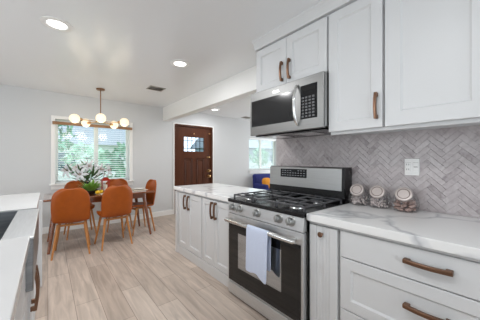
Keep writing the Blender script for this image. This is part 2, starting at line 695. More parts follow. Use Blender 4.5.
for zz, r_ in ((.86, .033), (1.0, .028)):
    b = BM()
    mx_ = Matrix.Translation((hw - .085, yF, zz)) @ Matrix.Rotation(R(90), 4, 'X')
    lathe(b, [(.038, 0), (.038, .008), (.014, .012), (.014, .035), (r_, .045), (r_, .068), (.01, .076)], 20, mx_)
    obj('knob' if zz < .9 else 'deadbolt', b, M['brass'], dr, smooth=True)
for zz, xx, ww in ((1.36, hw - .09, .10), (1.98, hw - .06, .05)):
    b = BM(); box(b, xx - ww / 2, xx + ww / 2, yF - .02, yF, zz - .018, zz + .018, .006, 2)
    sphere(b, (xx, yF - .025, zz), .016, 12, 8)
    obj('latch', b, M['brass'], dr, smooth=True)
b = BM()
lathe(b, [(.016, 0), (.016, .01), (.008, .014)], 14, Matrix.Translation((.0, yF, 1.95)) @ Matrix.Rotation(R(90), 4, 'X'))
obj('peephole', b, M['brass'], dr, smooth=True)

# ------------------------------------------------------------------ cabinet helpers (front plane x = xf, facing sgn: -1 faces -X, +1 faces +X)


def shaker(y0, y1, z0, z1, xf, sgn=-1, th=.02, stile=.06, rec=.011, slab=False):
    """a door or drawer front; its visible face lies at xf"""
    b = BM()
    xb = xf - sgn * th
    if slab:
        box(b, xf, xb, y0, y1, z0, z1, .0025, 2)
        return b
    s = stile
    c = .010
    xr = xf - sgn * rec
    def quad(ps):
        b.faces.new([b.verts.new(p) for p in ps])
    O = [(y0, z0), (y1, z0), (y1, z1), (y0, z1)]
    A = [(y0 + s, z0 + s), (y1 - s, z0 + s), (y1 - s, z1 - s), (y0 + s, z1 - s)]
    B = [(y0 + s + c, z0 + s + c), (y1 - s - c, z0 + s + c), (y1 - s - c, z1 - s - c), (y0 + s + c, z1 - s - c)]
    e = .0025
    Oi = [(y0 + e, z0 + e), (y1 - e, z0 + e), (y1 - e, z1 - e), (y0 + e, z1 - e)]
    rings = [[(xb, *p) for p in O], [(xf - sgn * e, *p) for p in O], [(xf, *p) for p in Oi],
             [(xf, *p) for p in A], [(xf - sgn * .003, A[i][0] + (.0015 if i in (0, 3) else -.0015), A[i][1] + (.0015 if i < 2 else -.0015)) for i in range(4)],
             [(xr, *p) for p in B]]
    ring_loft(b, [[Vector(p) for p in r] for r in rings])
    return b


def pull(parent, y0, y1, z0, z1, xf, sgn=-1):
    """slim bowed bar pull between two feet; vertical or horizontal"""
    b = BM()
    P0, P1 = Vector((xf, y0, z0)), Vector((xf, y1, z1))
    pr = .034
    n = 12
    ax = (P1 - P0).normalized()
    pts = []
    for i in range(n + 1):
        t = i / n
        p = P0.lerp(P1, t)
        o = .022 + (pr - .022) * sin(pi * t)
        pts.append(p + Vector((sgn * o, 0, 0)))
    sec = [(-.0085, -.007), (-.005, -.0085), (.005, -.0085), (.0085, -.007), (.0085, .007), (.005, .0085), (-.005, .0085), (-.0085, .007)]
    if abs(ax.y) > .5:
        sec = [(a[1] * 1.0, a[0] * 1.15) for a in sec]
        rings = [[p + Vector((s[0], 0, s[1])) for s in sec] for p in pts]
    else:
        rings = [[p + Vector((s[1], s[0], 0)) for s in sec] for p in pts]
    ring_loft(b, rings)
    h = obj('handle', b, M['bronze'], parent)
    b = BM()
    for P, d in ((P0, 1), (P1, -1)):
        q = P + ax * (d * .014)
        if abs(ax.y) > .5:
            box(b, q.x, q.x + sgn * .027, q.y - .013, q.y + .013, q.z - .0115, q.z + .0115, .003, 2)
        else:
            box(b, q.x, q.x + sgn * .027, q.y - .009, q.y + .009, q.z - .013, q.z + .013, .003, 2)
    # bring the two feet into the pull's own mesh
    me = h.data
    b0 = BM(); b0.from_mesh(me)
    tmp = bpy.data.meshes.new('tmp'); b.to_mesh(tmp); b.free()
    b0.from_mesh(tmp); bpy.data.meshes.remove(tmp)
    bmesh.ops.recalc_face_normals(b0, faces=b0.faces[:])
    b0.to_mesh(me); b0.free()
    return h


XC = 1.366      # worktop front edge
XB = 1.396      # base cabinet face frame (door faces lie at XB - .0)
TOPZ = .914
UZ = .866       # worktop underside


def base_body(root, y0, y1, xf, xback, z0, z1, sgn=-1):
    b = BM()
    box(b, xf - sgn * .021, xback, y0, y1, z0, z1)
    return obj('body', b, M['cab'], root)


# ---- peninsula: two double-door units
for (ya, yb, lab, ha) in ((2.405, 3.048, 'white two-door base cabinet at the far end of the peninsula', (2.717, 2.816)),
                          (1.834, 2.403, 'white two-door base cabinet directly left of the range', (2.098, 2.167))):
    t = thing('base_cabinet', lab, 'cabinet', (0, 0, 0))
    base_body(t, ya, yb, XB, 2.03, 0.0, UZ - .018)
    if yb > 3:
        b = BM(); box(b, XB - .012, 2.03, 3.05, 3.12, 0, UZ - .018, .002, 1)
        obj('side_panel', b, M['cab'], t)
    b = BM(); box(b, XB - .002, XB + .02, ya, yb, 0, .115, .003, 1)
    obj('plinth', b, M['cab'], t)
    mid = (ha[0] + ha[1]) / 2
    for (da, db, hy) in ((ya + .008, mid - .0015, ha[0]), (mid + .0015, yb - .008, ha[1])):
        d = obj('door', shaker(da, db, .122, .842, XB - .002), M['cab'], t)
        pull(d, hy, hy, .64, .825, XB - .002)

def worktop(name, label, x0, x1, y0, y1):
    t = thing(name, label, 'worktop')
    b = BM(); box(b, x0, x1, y0, y1, UZ + .001, TOPZ, .004, 2)
    obj('slab', b, M['quartz'], t)
    b = BM(); box(b, x0 + .03, x1 - .005, y0 + .004, y1 - .004, UZ - .017, UZ + .0005)
    obj('under_strip', b, M['cab_in'], t)  # slightly darker strip set back below the slab
    return t


worktop('peninsula_worktop', 'white veined quartz worktop on the peninsula left of the range', XC, 2.07, 1.831, 3.13)
worktop('wall_worktop', 'long white veined quartz worktop right of the range under the jars', XC, XK - .008, -1.5, .949)

# ---- right of the range: narrow pull-out, then drawer unit
t = thing('pullout_cabinet', 'narrow white beadboard pull-out cabinet with a round knob, right of the range', 'cabinet')
base_body(t, .742, .943, XB, 2.06, 0.0, UZ - .018)
b = BM(); box(b, XB - .002, XB + .02, .742, .943, 0, .095, .003, 1)
obj('plinth', b, M['cab'], t)
b = BM()
y0, y1 = .744, .941
box(b, XB - .004, XB + .018, y0, y0 + .052, .10, .842, .002, 1)
box(b, XB - .004, XB + .018, y1 - .052, y1, .10, .842, .002, 1)
nb = 4
for k in range(nb):
    a = y0 + .053 + k * (y1 - y0 - .106) / nb
    c = y0 + .053 + (k + 1) * (y1 - y0 - .106) / nb
    box(b, XB - .0015, XB + .018, a, c, .10, .842, .0035, 2)
d = obj('door', b, M['cab'], t)
b = BM()
lathe(b, [(.008, 0), (.007, .014), (.016, .02), (.018, .027), (.014, .032), (.004, .034)], 18,
      Matrix.Translation((XB - .004, .846, .793)) @ Matrix.Rotation(R(-90), 4, 'Y'))
obj('knob', b, M['bronze'], d, smooth=True)

t = thing('drawer_cabinet', 'white base cabinet with three drawers under the jars', 'cabinet')
base_body(t, -.30, .738, XB, 2.06, 0.0, UZ - .018)
b = BM(); box(b, XB - .002, XB + .02, -.30, .738, 0, .095, .003, 1)
obj('plinth', b, M['cab'], t)
for (za, zb, slab, hz) in ((.688, .845, True, .777), (.374, .681, False, .553), (.10, .368, False, .275)):
    d = obj('drawer', shaker(-.295, .722, za, zb, XB - .002, slab=slab, stile=.062), M['cab'], t)
    pull(d, .20, .388, hz, hz, XB - .002)
t = thing('base_cabinet', 'white base cabinet beyond the drawers at the right frame edge', 'cabinet')
base_body(t, -1.5, -.304, XB, 2.06, 0.0, UZ - .018)
obj('door', shaker(-1.48, -.31, .10, .845, XB - .002), M['cab'], t)

# ---- wall cabinets
XU = 1.653
ZU = 1.492
ZT = 2.395


def wall_cab(lab, y0, y1, z0, doors):
    t = thing('wall_cabinet', lab, 'cabinet')
    b = BM(); box(b, XU + .021, XK - .008, y0, y1, z0 + .004, ZT + .002)
    obj('body', b, M['cab'], t)
    for (da, db, hy, hz0, hz1) in doors:
        d = obj('door', shaker(da, db, z0, ZT - .012, XU, stile=.085 if hy is None else .068), M['cab'], t)
        if hy is not None:
            pull(d, hy, hy, hz0, hz1, XU)
    return t


wall_cab('short white two-door wall cabinet above the microwave', .962, 1.755, 1.962,
         ((.966, 1.3595, 1.318, 1.995, 2.172), (1.3625, 1.752, 1.404, 1.995, 2.172)))
wall_cab('tall white single-door wall cabinet right of the microwave', .576, .955, ZU,
         ((.580, .950, .612, 1.545, 1.715),))
wall_cab('large white wall cabinet at the top right above the outlet', -.86, .568, ZU,
         ((.085, .566, None, 0, 0), (-.40, .081, None, 0, 0), (-.856, -.404, None, 0, 0)))
t = thing('light_rail', 'thin white rail under the wall cabinets right of the microwave', 'rail')
b = BM(); box(b, XU + .03, XU + .05, -.86, .95, ZU - .022, ZU + .003, .003, 1)
obj('board', b, M['cab'], t)
t = thing('crown_moulding', 'white crown moulding between the wall cabinets and the ceiling', 'moulding')
b = BM()
prism(b, [(XU + .03, ZT + .003), (XU - .012, ZT + .003), (XU - .014, ZT + .018), (XU - .03, ZT + .045), (XU - .05, H - .02), (XU - .052, H - .001), (XU + .03, H - .001)], 'y', -.86, 1.757)
obj('profile', b, M['cab'], t)

# ---- herringbone backsplash: real tiles cut to the wall
bs_y0, bs_y1, bs_z0, bs_z1 = -1.5, 1.862, TOPZ + .001, 1.60
bt = struct_root('wall_backsplash', (XK, 0, 0))
b = BM(); box(b, -.004, -.0005, bs_y0, bs_y1, bs_z0, bs_z1)
obj('grout', b, M['grout'], bt)
TW, TL, G = .0345, .115, .002
b = BM()
lay = b.verts.layers.float.new('tile_tone')
rng = random.Random(3)
ca = cos(pi / 4)
for i in range(-130, 130):
    for j in range(-36, 36):
        ox, oy = i * TW + j * TL, i * TW - j * TL
        for (ax, ay, w, h) in ((ox, oy, TL, TW), (ox + TL, oy + TW - TL, TW, TL)):
            cx, cy = ax + w / 2, ay + h / 2
            yy, zz = (cx - cy) * ca + .2, (cx + cy) * ca + 1.2
            if not (bs_y0 - .1 < yy < bs_y1 + .1 and bs_z0 - .1 < zz < bs_z1 + .1):
                continue
            tone = rng.random() * .24 + .10 if rng.random() > .07 else -.03
            P = []
            for (u_, v_) in ((ax + G / 2, ay + G / 2), (ax + w - G / 2, ay + G / 2), (ax + w - G / 2, ay + h - G / 2), (ax + G / 2, ay + h - G / 2)):
                P.append(((u_ - v_) * ca + .2, (u_ + v_) * ca + 1.2))
            f0 = [b.verts.new((-.0035, *p)) for p in P]
            f1 = [b.verts.new((-.0075, *p)) for p in P]
            for v in f0 + f1:
                v[lay] = tone
            b.faces.new(f1)
            for k in range(4):
                b.faces.new((f0[k], f0[(k + 1) % 4], f1[(k + 1) % 4], f1[k]))
for (co, no) in (((0, bs_y0, 0), (0, -1, 0)), ((0, bs_y1, 0), (0, 1, 0)), ((0, 0, bs_z0), (0, 0, -1)), ((0, 0, bs_z1), (0, 0, 1))):
    bmesh.ops.bisect_plane(b, geom=b.verts[:] + b.edges[:] + b.faces[:], plane_co=co, plane_no=no, clear_outer=True)
obj('tiles', b, M['tile'], bt)

# ------------------------------------------------------------------ range
RY0, RY1 = .957, 1.826
RX = 1.342
rg = thing('gas_range', 'stainless gas range with a black cooktop and a glass oven door', 'range', (0, 0, 0))
b = BM(); box(b, RX + .045, 2.055, RY0 + .002, RY1 - .002, .03, .895)
obj('body', b, M['steel_h'], rg)
b = BM(); box(b, RX + .07, 1.95, RY0 + .03, RY1 - .03, 0, .03)
obj('toe_base', b, M['black'], rg)
b = BM(); box(b, RX + .004, RX + .045, RY0 + .004, RY1 - .004, .018, .122, .006, 2)
obj('drawer', b, M['steel_f'], rg)
# oven door: steel frame, black glass, inner window, handle
b = BM()
dz0, dz1 = .135, .775
box(b, RX + .004, RX + .043, RY0 + .004, RY1 - .004, dz0, dz1, .005, 2)
dd = obj('oven_door', b, M['steel_f'], rg)
b = BM(); box(b, RX, RX + .0035, RY0 + .022, RY1 - .022, dz0 + .012, .690, .001, 1)
gg = obj('door_glass', b, M['black_glass'], dd)
b = BM(); box(b, RX - .0012, RX - .0002, RY0 + .195, RY1 - .165, .295, .610)
obj('oven_window', b, M['oven_window'], dd)
b = BM()
hx, hz = RX - .052, .722
tube(b, [(hx + .004, RY0 + .03, hz), (hx, RY0 + .05, hz), (hx, RY1 - .05, hz), (hx + .004, RY1 - .03, hz)], [.012, .0185, .0185, .012], 14)
for yy in (RY0 + .065, RY1 - .065):
    box(b, hx, RX + .005, yy - .012, yy + .012, hz - .010, hz + .012, .004, 2)
obj('handle', b, M['steel_lt'], dd, smooth=True)
# sloped control panel with five knobs
b = BM()
prism(b, [(RX + .002, .782), (RX + .016, .888), (RX + .09, .888), (RX + .09, .782)], 'y', RY0 + .002, RY1 - .002)
cp = obj('control_panel', b, M['steel_f'], rg)
slope = math.atan2(.014, .106)
for k, f in enumerate((.10, .215, .475, .745, .875)):
    yy = RY1 - f * (RY1 - RY0)
    zz = .838
    xx = RX + .002 + .014 * (zz - .782) / .106
    mk = Matrix.Translation((xx, yy, zz)) @ Matrix.Rotation(-pi / 2 + slope, 4, 'Y')
    b = BM()
    lathe(b, [(.036, -.002), (.036, .004), (.031, .008), (.027, .010), (.026, .036), (.022, .041), (.004, .042)], 22, mk)
    box(b, -.027, .027, -.006, .006, .038, .050, .003, 2, mx=mk)
    obj('knob', b, M['steel_h'], rg, smooth=True)
# cooktop
b = BM(); box(b, RX + .002, 1.975, RY0 + .001, RY1 - .001, .880, .912, .006, 2)
obj('cooktop', b, M['black'], rg)
burn = [(1.50, RY0 + .17, .045), (1.50, RY1 - .17, .05), (1.80, RY0 + .17, .036), (1.80, RY1 - .17, .045), (1.65, (RY0 + RY1) / 2, .05)]
for (bx, by, br_) in burn:
    b = BM(); lathe(b, [(br_ + .016, .911), (br_ + .014, .920), (br_, .922), (br_, .916)], 24, Matrix.Translation((bx, by, 0)))
    bb = obj('burner', b, M['steel_lt'], rg, smooth=True)
    b = BM(); lathe(b, [(br_ * .9, .922), (br_ * .92, .932), (br_ * .7, .935), (.004, .935)], 24, Matrix.Translation((bx, by, 0)))
    obj('burner_cap', b, M['iron'], bb, smooth=True)
gw = (RY1 - RY0 - .05) / 3
for k in range(3):
    ya = RY0 + .025 + k * gw + .004
    yb = ya + gw - .008
    x0_, x1_ = RX + .055, 1.93
    zt = .950
    b = BM()
    t_ = .0055
    # outer rails and crossing bars with raised fingers
    for yy in (ya + t_, yb - t_):
        box(b, x0_, x1_, yy - t_, yy + t_, zt - .012, zt, .002, 1)
    for xx in (x0_ + t_, x1_ - t_, (x0_ + x1_) / 2):
        box(b, xx - t_, xx + t_, ya, yb, zt - .012, zt, .002, 1)
    ym = (ya + yb) / 2
    box(b, x0_, x1_, ym - t_, ym + t_, zt - .010, zt + .003, .002, 1)
    for cx in ((1.50, 1.80) if k != 1 else (1.65,)):
        box(b, cx - t_, cx + t_, ya, yb, zt - .010, zt + .003, .002, 1)
    for xx in (x0_ + .006, x1_ - .006, (x0_ + x1_) / 2):
        for yy in (ya + .006, yb - .006):
            box(b, xx - .007, xx + .007, yy - .007, yy + .007, .911, zt - .005, .001, 1)
    obj('grate', b, M['iron'], rg)
# backguard
b = BM()
prism(b, [(1.955, .905), (1.925, .95), (1.935, 1.205), (1.955, 1.215), (2.06, 1.215), (2.06, .905)], 'y', RY0 + .008, RY1 - .006)
bk = obj('backguard', b, M['black'], rg)
b = BM()
prism(b, [(1.921, 1.015), (1.929, 1.203), (1.945, 1.212), (1.95, 1.015)], 'y', RY0 + .03, RY1 - .012)
bp = obj('backguard_panel', b, M['steel'], rg)
b = BM()
y_a, y_b = 1.335, 1.66
prism(b, [(1.9235, 1.105), (1.9265, 1.19), (1.935, 1.19), (1.935, 1.105)], 'y', y_a, y_b)
ctl = obj('control_display', b, M['display'], bp, label='black touch control strip')
t = None
b = BM()
for r_ in range(3):
    for c_ in range(9):
        if r_ == 2 and c_ in (4, 5):
            continue
        yy = y_b - .03 - c_ * .033
        zz = 1.125 + r_ * .024
        xx = 1.9235 + .003 * (zz - 1.105) / .085
        box(b, xx - .0006, xx + .002, yy - .009, yy + .009, zz - .003, zz + .003)
obj('control_marks', b, M['grey_plastic'], bp)

# towel over the oven handle
tw = thing('dish_towel', 'white dish towel hanging over the oven door handle', 'towel', (hx, 1.345, hz))
b = BM()
rows = []
ny = 13
prof = [(.020, -.30), (.019, -.22), (.020, -.12), (.0195, -.04), (.0185, 0), (.012, .0165), (0, .0205), (-.012, .0165), (-.0185, 0),
        (-.0195, -.05), (-.021, -.12), (-.022, -.20), (-.024, -.26), (-.025, -.31), (-.026, -.345)]
for (px, pz) in prof:
    row = []
    for j in range(ny):
        f = j / (ny - 1) - .5
        depth = max(0, -pz)
        wav = .006 * sin(f * 15 + 1.0) * min(1, depth * 3.5)
        zz = pz
        if px < -.0259:
            zz = pz - .035 * max(0, -f * 2) + .008 * cos(f * 9)
        row.append((px - abs(wav) * (1 if px < 0 else -.3), f * (.245 - .03 * depth), zz))
    rows.append(row)
grid(b, rows)
to = obj('cloth', b, M['towel'], tw, smooth=True)
md = to.modifiers.new('thickness', 'SOLIDIFY'); md.thickness = .004; md.offset = 0
md = to.modifiers.new('smooth', 'SUBSURF'); md.levels = 1; md.render_levels = 2

# ------------------------------------------------------------------ microwave
MX, MY0, MY1, MZ0, MZ1 = 1.60, .958, 1.786, 1.525, 1.952
mw = thing('microwave', 'stainless over-the-range microwave under the short wall cabinet', 'microwave')
b = BM(); box(b, MX + .03, XK - .01, MY0, MY1, MZ0 + .012, MZ1, .003, 1)
obj('body', b, M['steel_h'], mw)
b = BM()
box(b, MX + .06, XK - .03, MY0 + .02, MY1 - .02, MZ0 - .008, MZ0 + .011)
obj('vent_underside', b, M['black'], mw)
for yy in (MY0 + .17, MY1 - .30):
    b = BM(); box(b, MX + .10, MX + .34, yy, yy + .20, MZ0 - .012, MZ0 - .0085, .001, 1)
    obj('grease_filter', b, M['steel_lt'], mw)
ysp = MY0 + .205     # split between the door and the keypad
b = BM(); box(b, MX, MX + .029, MY0 + .002, MY1 - .002, MZ0, MZ1 - .002, .005, 2)
fd = obj('front_frame', b, M['steel_mw'], mw)
b = BM(); box(b, MX - .002, MX + .004, ysp + .060, MY1 - .022, MZ0 + .085, MZ1 - .085, .002, 1)
obj('door_window', b, M['mw_window'], fd)
b = BM(); box(b, MX - .002, MX + .004, MY0 + .055, ysp + .005, MZ0 + .085, MZ1 - .07, .002, 1)
kp = obj('control_panel', b, M['display'], fd)
b = BM()
for r_ in range(7):
    for c_ in range(4):
        yy = ysp - .020 - c_ * .032
        zz = MZ0 + .105 + r_ * .025
        box(b, MX - .0035, MX - .0015, yy - .010, yy + .010, zz - .007, zz + .007)
obj('keypad', b, M['dim_print'], fd)
b = BM(); box(b, MX - .0035, MX - .0015, MY0 + .07, ysp - .01, MZ1 - .12, MZ1 - .093)
obj('clock_display', b, M['black_glass'], fd)
b = BM(); box(b, MX - .003, MX + .001, 1.40, 1.47, MZ1 - .062, MZ1 - .042, .001, 1)
obj('badge', b, M['steel_lt'], fd)
b = BM()
pts = []
for i in range(15):
    tt = i / 14
    pts.append((MX - .006 - .048 * sin(pi * tt) ** .6, ysp + .034, MZ0 + .045 + (MZ1 - MZ0 - .10) * tt))
tube(b, pts, .013, 12, section=[(.9 * cos(a * pi / 5), .7 * sin(a * pi / 5)) for a in range(10)])
obj('handle', b, M['steel_lt'], fd, smooth=True)

# ------------------------------------------------------------------ glass jars with slanted lids
JARM = [(-.035, 0)]


def jar(loc, rz, label, fill, n):
    t = thing('glass_jar', label, 'jar', loc, rz, 'slant-lid jars on the worktop')
    # local: lid faces -Y, tilted up
    b = BM()
    secs = []
    # a rounded bin whose mouth leans forward: circles that turn from a level floor to a slanted mouth
    for (z, rr, oy, tilt) in ((.0, .064, .006, 0), (.004, .072, .006, 0), (.020, .080, .006, 0), (.045, .083, .006, 8), (.070, .083, .005, 20), (.092, .075, -.005, 38), (.106, .062, -.020, 52), (.114, .051, -.032, 60), (.118, .049, -.040, 60)):
        mx_ = Matrix.Translation((0, oy, z)) @ Matrix.Rotation(R(tilt), 4, 'X')
        secs.append([mx_ @ Vector((rr * cos(2 * pi * k / 28), rr * sin(2 * pi * k / 28), 0)) for k in range(28)])
    ring_loft(b, secs)
    obj('glass_body', b, M['jar_glass'], t, smooth=True)
    ml = Matrix.Translation((0, -.040, .119)) @ Matrix.Rotation(R(60), 4, 'X') @ Matrix.Diagonal((1.04, 1.04, 1.0, 1))
    b = BM()
    lathe(b, [(.047, -.006), (.050, -.003), (.050, .016), (.046, .021), (.038, .0215), (.036, .018), (.033, .018), (.031, .0205), (.004, .0205)], 32, ml)
    ld = obj('lid', b, M['lid'], t, smooth=True)
    b = BM(); lathe(b, [(.0365, .0185), (.0365, .0195), (.0325, .0195), (.0325, .0185)], 32, ml)
    obj('lid_groove', b, M['lid_dk'], ld, smooth=True)
    return t


jspots = [((1.975, .866, TOPZ + .0005), 'glass jar with tilted lid standing against the range'),
          ((1.975, .716, TOPZ + .0005), 'middle of the three glass jars with tilted lids'),
          ((1.975, .545, TOPZ + .0005), 'glass jar of brown pods with tilted lid, nearest the outlet')]
jr = random.Random(11)
for q, (p, lab) in enumerate(jspots):
    rz = R(-84)
    jar(p, rz, lab, None, 0)
    mr_ = Matrix.Rotation(rz, 4, 'Z')
    if q == 2:
        k = 0
        for lz in range(4):
            for a in range((6, 6, 5, 3)[lz]):
                ang = a * 2 * pi / (6, 6, 5, 3)[lz] + lz * .5
                off = mr_ @ Vector(((.050, .052, .042, .022)[lz] * cos(ang), (.050, .052, .042, .022)[lz] * sin(ang) + .008, .017 + lz * .026))
                b = BM()
                sphere(b, (0, 0, 0), .019, 12, 8, scale=(1.25, .72, .62), rot=Matrix.Rotation(jr.random() * 3, 4, 'Z') @ Matrix.Rotation(jr.uniform(-.3, .3), 4, 'Y'))
                o = obj('dried_pod', b, M['pod'], smooth=True)
                o.location = Vector(p) + off
                tag(o, 'brown dried pod inside the jar nearest the outlet', 'pod', 'dried pods in the jar nearest the outlet')
    else:
        b = BM()
        for k in range(75):
            a = jr.random() * 6.28
            rr = .058 * math.sqrt(jr.random())
            off = mr_ @ Vector((rr * cos(a), rr * sin(a), .011 + .055 * jr.random()))
            sphere(b, off, .0085, 7, 5, scale=(1.2, .9, .8))
        o = obj('wrapped_candy', b, M['candy'], smooth=True, kind='stuff')
        o.location = p
        tag(o, 'pale small sweets filling the jar beside the range' if q == 0 else 'pale small sweets filling the middle glass jar', 'sweets')

# outlet plate
ot = thing('outlet_plate', 'white double outlet plate on the herringbone backsplash', 'outlet', (XK - .0076, .531, 1.228))
b = BM(); box(b, -.006, 0, -.046, .046, -.062, .062, .003, 2)
obj('plate', b, M['plate'], ot)
for s_ in (-1, 1):
    b = BM(); box(b, -.0095, -.0055, s_ * .024 - .0165, s_ * .024 + .0165, -.034, .034, .0015, 1)
    ins = obj('socket' if s_ > 0 else 'rocker', b, M['plate'], ot)
    for dz in ((-.018, .018) if s_ > 0 else (0,)):
        if s_ > 0:
            for dy in (-.0065, .0065):
                b = BM(); box(b, -.0102, -.0092, s_ * .024 + dy - .0015, s_ * .024 + dy + .0015, dz - .006, dz + .006)
                obj('slot', b, M['slot'], ins)
        else:
            b = BM(); box(b, -.0102, -.0092, s_ * .024 - .012, s_ * .024 + .012, -.002, .002)
            obj('gap', b, M['slot'], ins)

# ------------------------------------------------------------------ sink island at the left
IX = -.066        # worktop front edge (faces +X)
IF = -.082        # door faces
IB = -1.05
SY0, SY1 = 1.517, 2.385
IE = 3.47
t = thing('island_worktop', 'plain white worktop around the sink at the left frame edge', 'worktop')
b = BM()
box(b, IB, IX, -1.3, SY0, .874, TOPZ, .003, 2)
box(b, IB, IX, SY1, IE, .874, TOPZ, .003, 2)
box(b, IB, -.66, SY0 + .0005, SY1 - .0005, .874, TOPZ)
obj('slab', b, M['island_top'], t)
sk = thing('farmhouse_sink', 'stainless apron-front sink set into the left worktop', 'sink')
b = BM()
# bowl walls, bottom
box(b, -.655, -.645, SY0 + .004, SY1 - .004, .66, .905)
box(b, -.17, -.16, SY0 + .004, SY1 - .004, .66, .895)
box(b, -.655, -.16, SY0 + .004, SY0 + .014, .66, .905)
box(b, -.655, -.16, SY1 - .014, SY1 - .004, .66, .905)
box(b, -.655, -.16, SY0 + .004, SY1 - .004, .65, .66)
obj('bowl', b, M['sink_steel'], sk)
b = BM(); box(b, -.172, -.052, SY0 + .003, SY1 - .003, .893, .906, .004, 2)
obj('front_rim', b, M['sink_rim'], sk)
b = BM(); box(b, -.16, -.054, SY0 + .004, SY1 - .004, .64, .893, .006, 2)
obj('apron', b, M['sink_steel'], sk)
b = BM(); lathe(b, [(.045, .6605), (.045, .664), (.03, .664), (.028, .661)], 20, Matrix.Translation((-.4, 1.95, 0)))
obj('drain', b, M['steel_lt'], sk, smooth=True)
units = [(-1.3, .10, 'white island cabinet nearest the camera, behind the lower left corner', None),
         (.10, 1.512, 'white island drawer cabinet just before the sink', 'd'),
         (1.516, 2.386, 'white cabinet with copper pulls under the sink', 's'),
         (2.39, 3.09, 'white island cabinet beyond the sink', 'p')]
for (ya, yb, lab, kind) in units:
    t = thing('island_cabinet', lab, 'cabinet')
    zt = .635 if kind == 's' else .872
    b = BM(); box(b, IB + .05, IF - .021, ya, yb, .0, zt)
    obj('body', b, M['cab'], t)
    b = BM(); box(b, IF - .02, IF + .002, ya, yb, 0, .10)
    obj('plinth', b, M['cab'], t)
    if kind == 's':
        mid = (ya + yb) / 2
        for (a, c, hy) in ((ya + .003, mid - .002, mid - .05), (mid + .002, yb - .003, mid + .05)):
            d = obj('door', shaker(a, c, .11, .62, IF, 1), M['cab'], t)
            pull(d, hy, hy, .36, .60, IF, 1)
    elif kind == 'd':
        for (za, zb) in ((.11, .40), (.405, .66), (.665, .855)):
            d = obj('drawer', shaker(ya + .003, yb - .003, za, zb, IF, 1, slab=zb > .8), M['cab'], t)
            pull(d, .70, .90, (za + zb) / 2, (za + zb) / 2, IF, 1)
    else:
        obj('door', shaker(ya + .003, yb - .003, .11, .855, IF, 1), M['cab'], t)
b = BM(); box(b, IB + .05, -.045, 3.093, 3.14, 0, .872, .003, 1)
obj('side_panel', b, M['cab'], t)

# ------------------------------------------------------------------ dining table and chairs
TX0, TX1, TY0, TY1, TZ = -.05, 1.43, 4.06, 4.80, .75
tb = thing('dining_table', 'walnut dining table with splayed legs under the window', 'table', ((TX0 + TX1) / 2, (TY0 + TY1) / 2, 0))
hx_, hy_ = (TX1 - TX0) / 2, (TY1 - TY0) / 2
b = BM(); box(b, -hx_, hx_, -hy_, hy_, TZ - .032, TZ, .012, 3)
obj('tabletop', b, M['walnut'], tb)
b = BM()
box(b, -hx_ + .16, hx_ - .16, -hy_ + .10, -hy_ + .122, TZ - .115, TZ - .033)
box(b, -hx_ + .16, hx_ - .16, hy_ - .122, hy_ - .10, TZ - .115, TZ - .033)
box(b, -hx_ + .138, -hx_ + .16, -hy_ + .10, hy_ - .10, TZ - .115, TZ - .033)
box(b, hx_ - .16, hx_ - .138, -hy_ + .10, hy_ - .10, TZ - .115, TZ - .033)
obj('table_apron', b, M['walnut'], tb)
for sx in (-1, 1):
    for sy in (-1, 1):
        b = BM()
        tube(b, [(sx * (hx_ - .15), sy * (hy_ - .13), TZ - .033), (sx * (hx_ - .145), sy * (hy_ - .12), TZ - .12), (sx * (hx_ - .055), sy * (hy_ - .05), 0)],
             [.032, .030, .017], 12)
        obj('leg', b, M['walnut'], tb, smooth=True)


def make_chair(label):
    c = thing('dining_chair', label, 'chair', group='cognac leather chairs around the dining table')
    # moulded shell: profile (y, z, half width), front of seat first; the chair faces +Y
    prof = [(.215, .445, .135), (.212, .465, .172), (.18, .474, .192), (.11, .466, .203), (.02, .455, .208), (-.07, .447, .207),
            (-.145, .449, .200), (-.19, .472, .200), (-.214, .525, .207), (-.226, .60, .213), (-.239, .68, .214), (-.252, .765, .210), (-.263, .83, .195),
            (-.271, .872, .166), (-.276, .898, .122), (-.278, .908, .075)]
    rows = []
    nx = 13
    for i, (y, z, w) in enumerate(prof):
        row = []
        for j in range(nx):
            f = j / (nx - 1) * 2 - 1
            cup = abs(f) ** 2.6
            up = .032 * cup if y > -.16 else 0
            fw = .055 * cup if z > .48 else .02 * cup
            if z <= .48 and y > .21:
                up = 0
            row.append((f * w, y + (fw if y < -.1 else 0), z + up))
        rows.append(row)
    b = BM(); grid(b, rows)
    sh = obj('seat_shell', b, M['leather'], c, smooth=True)
    md = sh.modifiers.new('padding', 'SOLIDIFY'); md.thickness = .030; md.offset = 0
    md = sh.modifiers.new('round', 'SUBSURF'); md.levels = 1; md.render_levels = 2
    b = BM()
    box(b, -.155, .155, .10, .125, .405, .432, .004, 1)
    box(b, -.155, .155, -.135, -.11, .400, .427, .004, 1)
    box(b, -.0125, .0125, -.11, .10, .402, .430)
    obj('under_frame', b, M['leg_wood'], c)
    for sx in (-1, 1):
        for (ty, by) in ((.11, .20), (-.12, -.19)):
            b = BM()
            tube(b, [(sx * .145, ty, .432), (sx * .205, by, 0)], [.0185, .0105], 12)
            obj('leg', b, M['leg_wood'], c, smooth=True)
    return c


chair0 = make_chair('cognac leather chair seen from behind, nearer the sink island')
chair0.location = (.262, 3.99, 0)
chair0.rotation_euler = (0, 0, R(-7))
dup(chair0, (.775, 3.985, 0), R(5), 'cognac leather chair seen from behind, nearer the front door')
dup(chair0, (.43, 4.86, 0), R(183), 'cognac leather chair at the window side, left behind the lilies')
dup(chair0, (1.03, 4.87, 0), R(176), 'cognac leather chair at the window side, behind the red lantern')
dup(chair0, (1.285, 4.43, 0), R(96), 'cognac leather chair at the right end of the table, turned sideways')

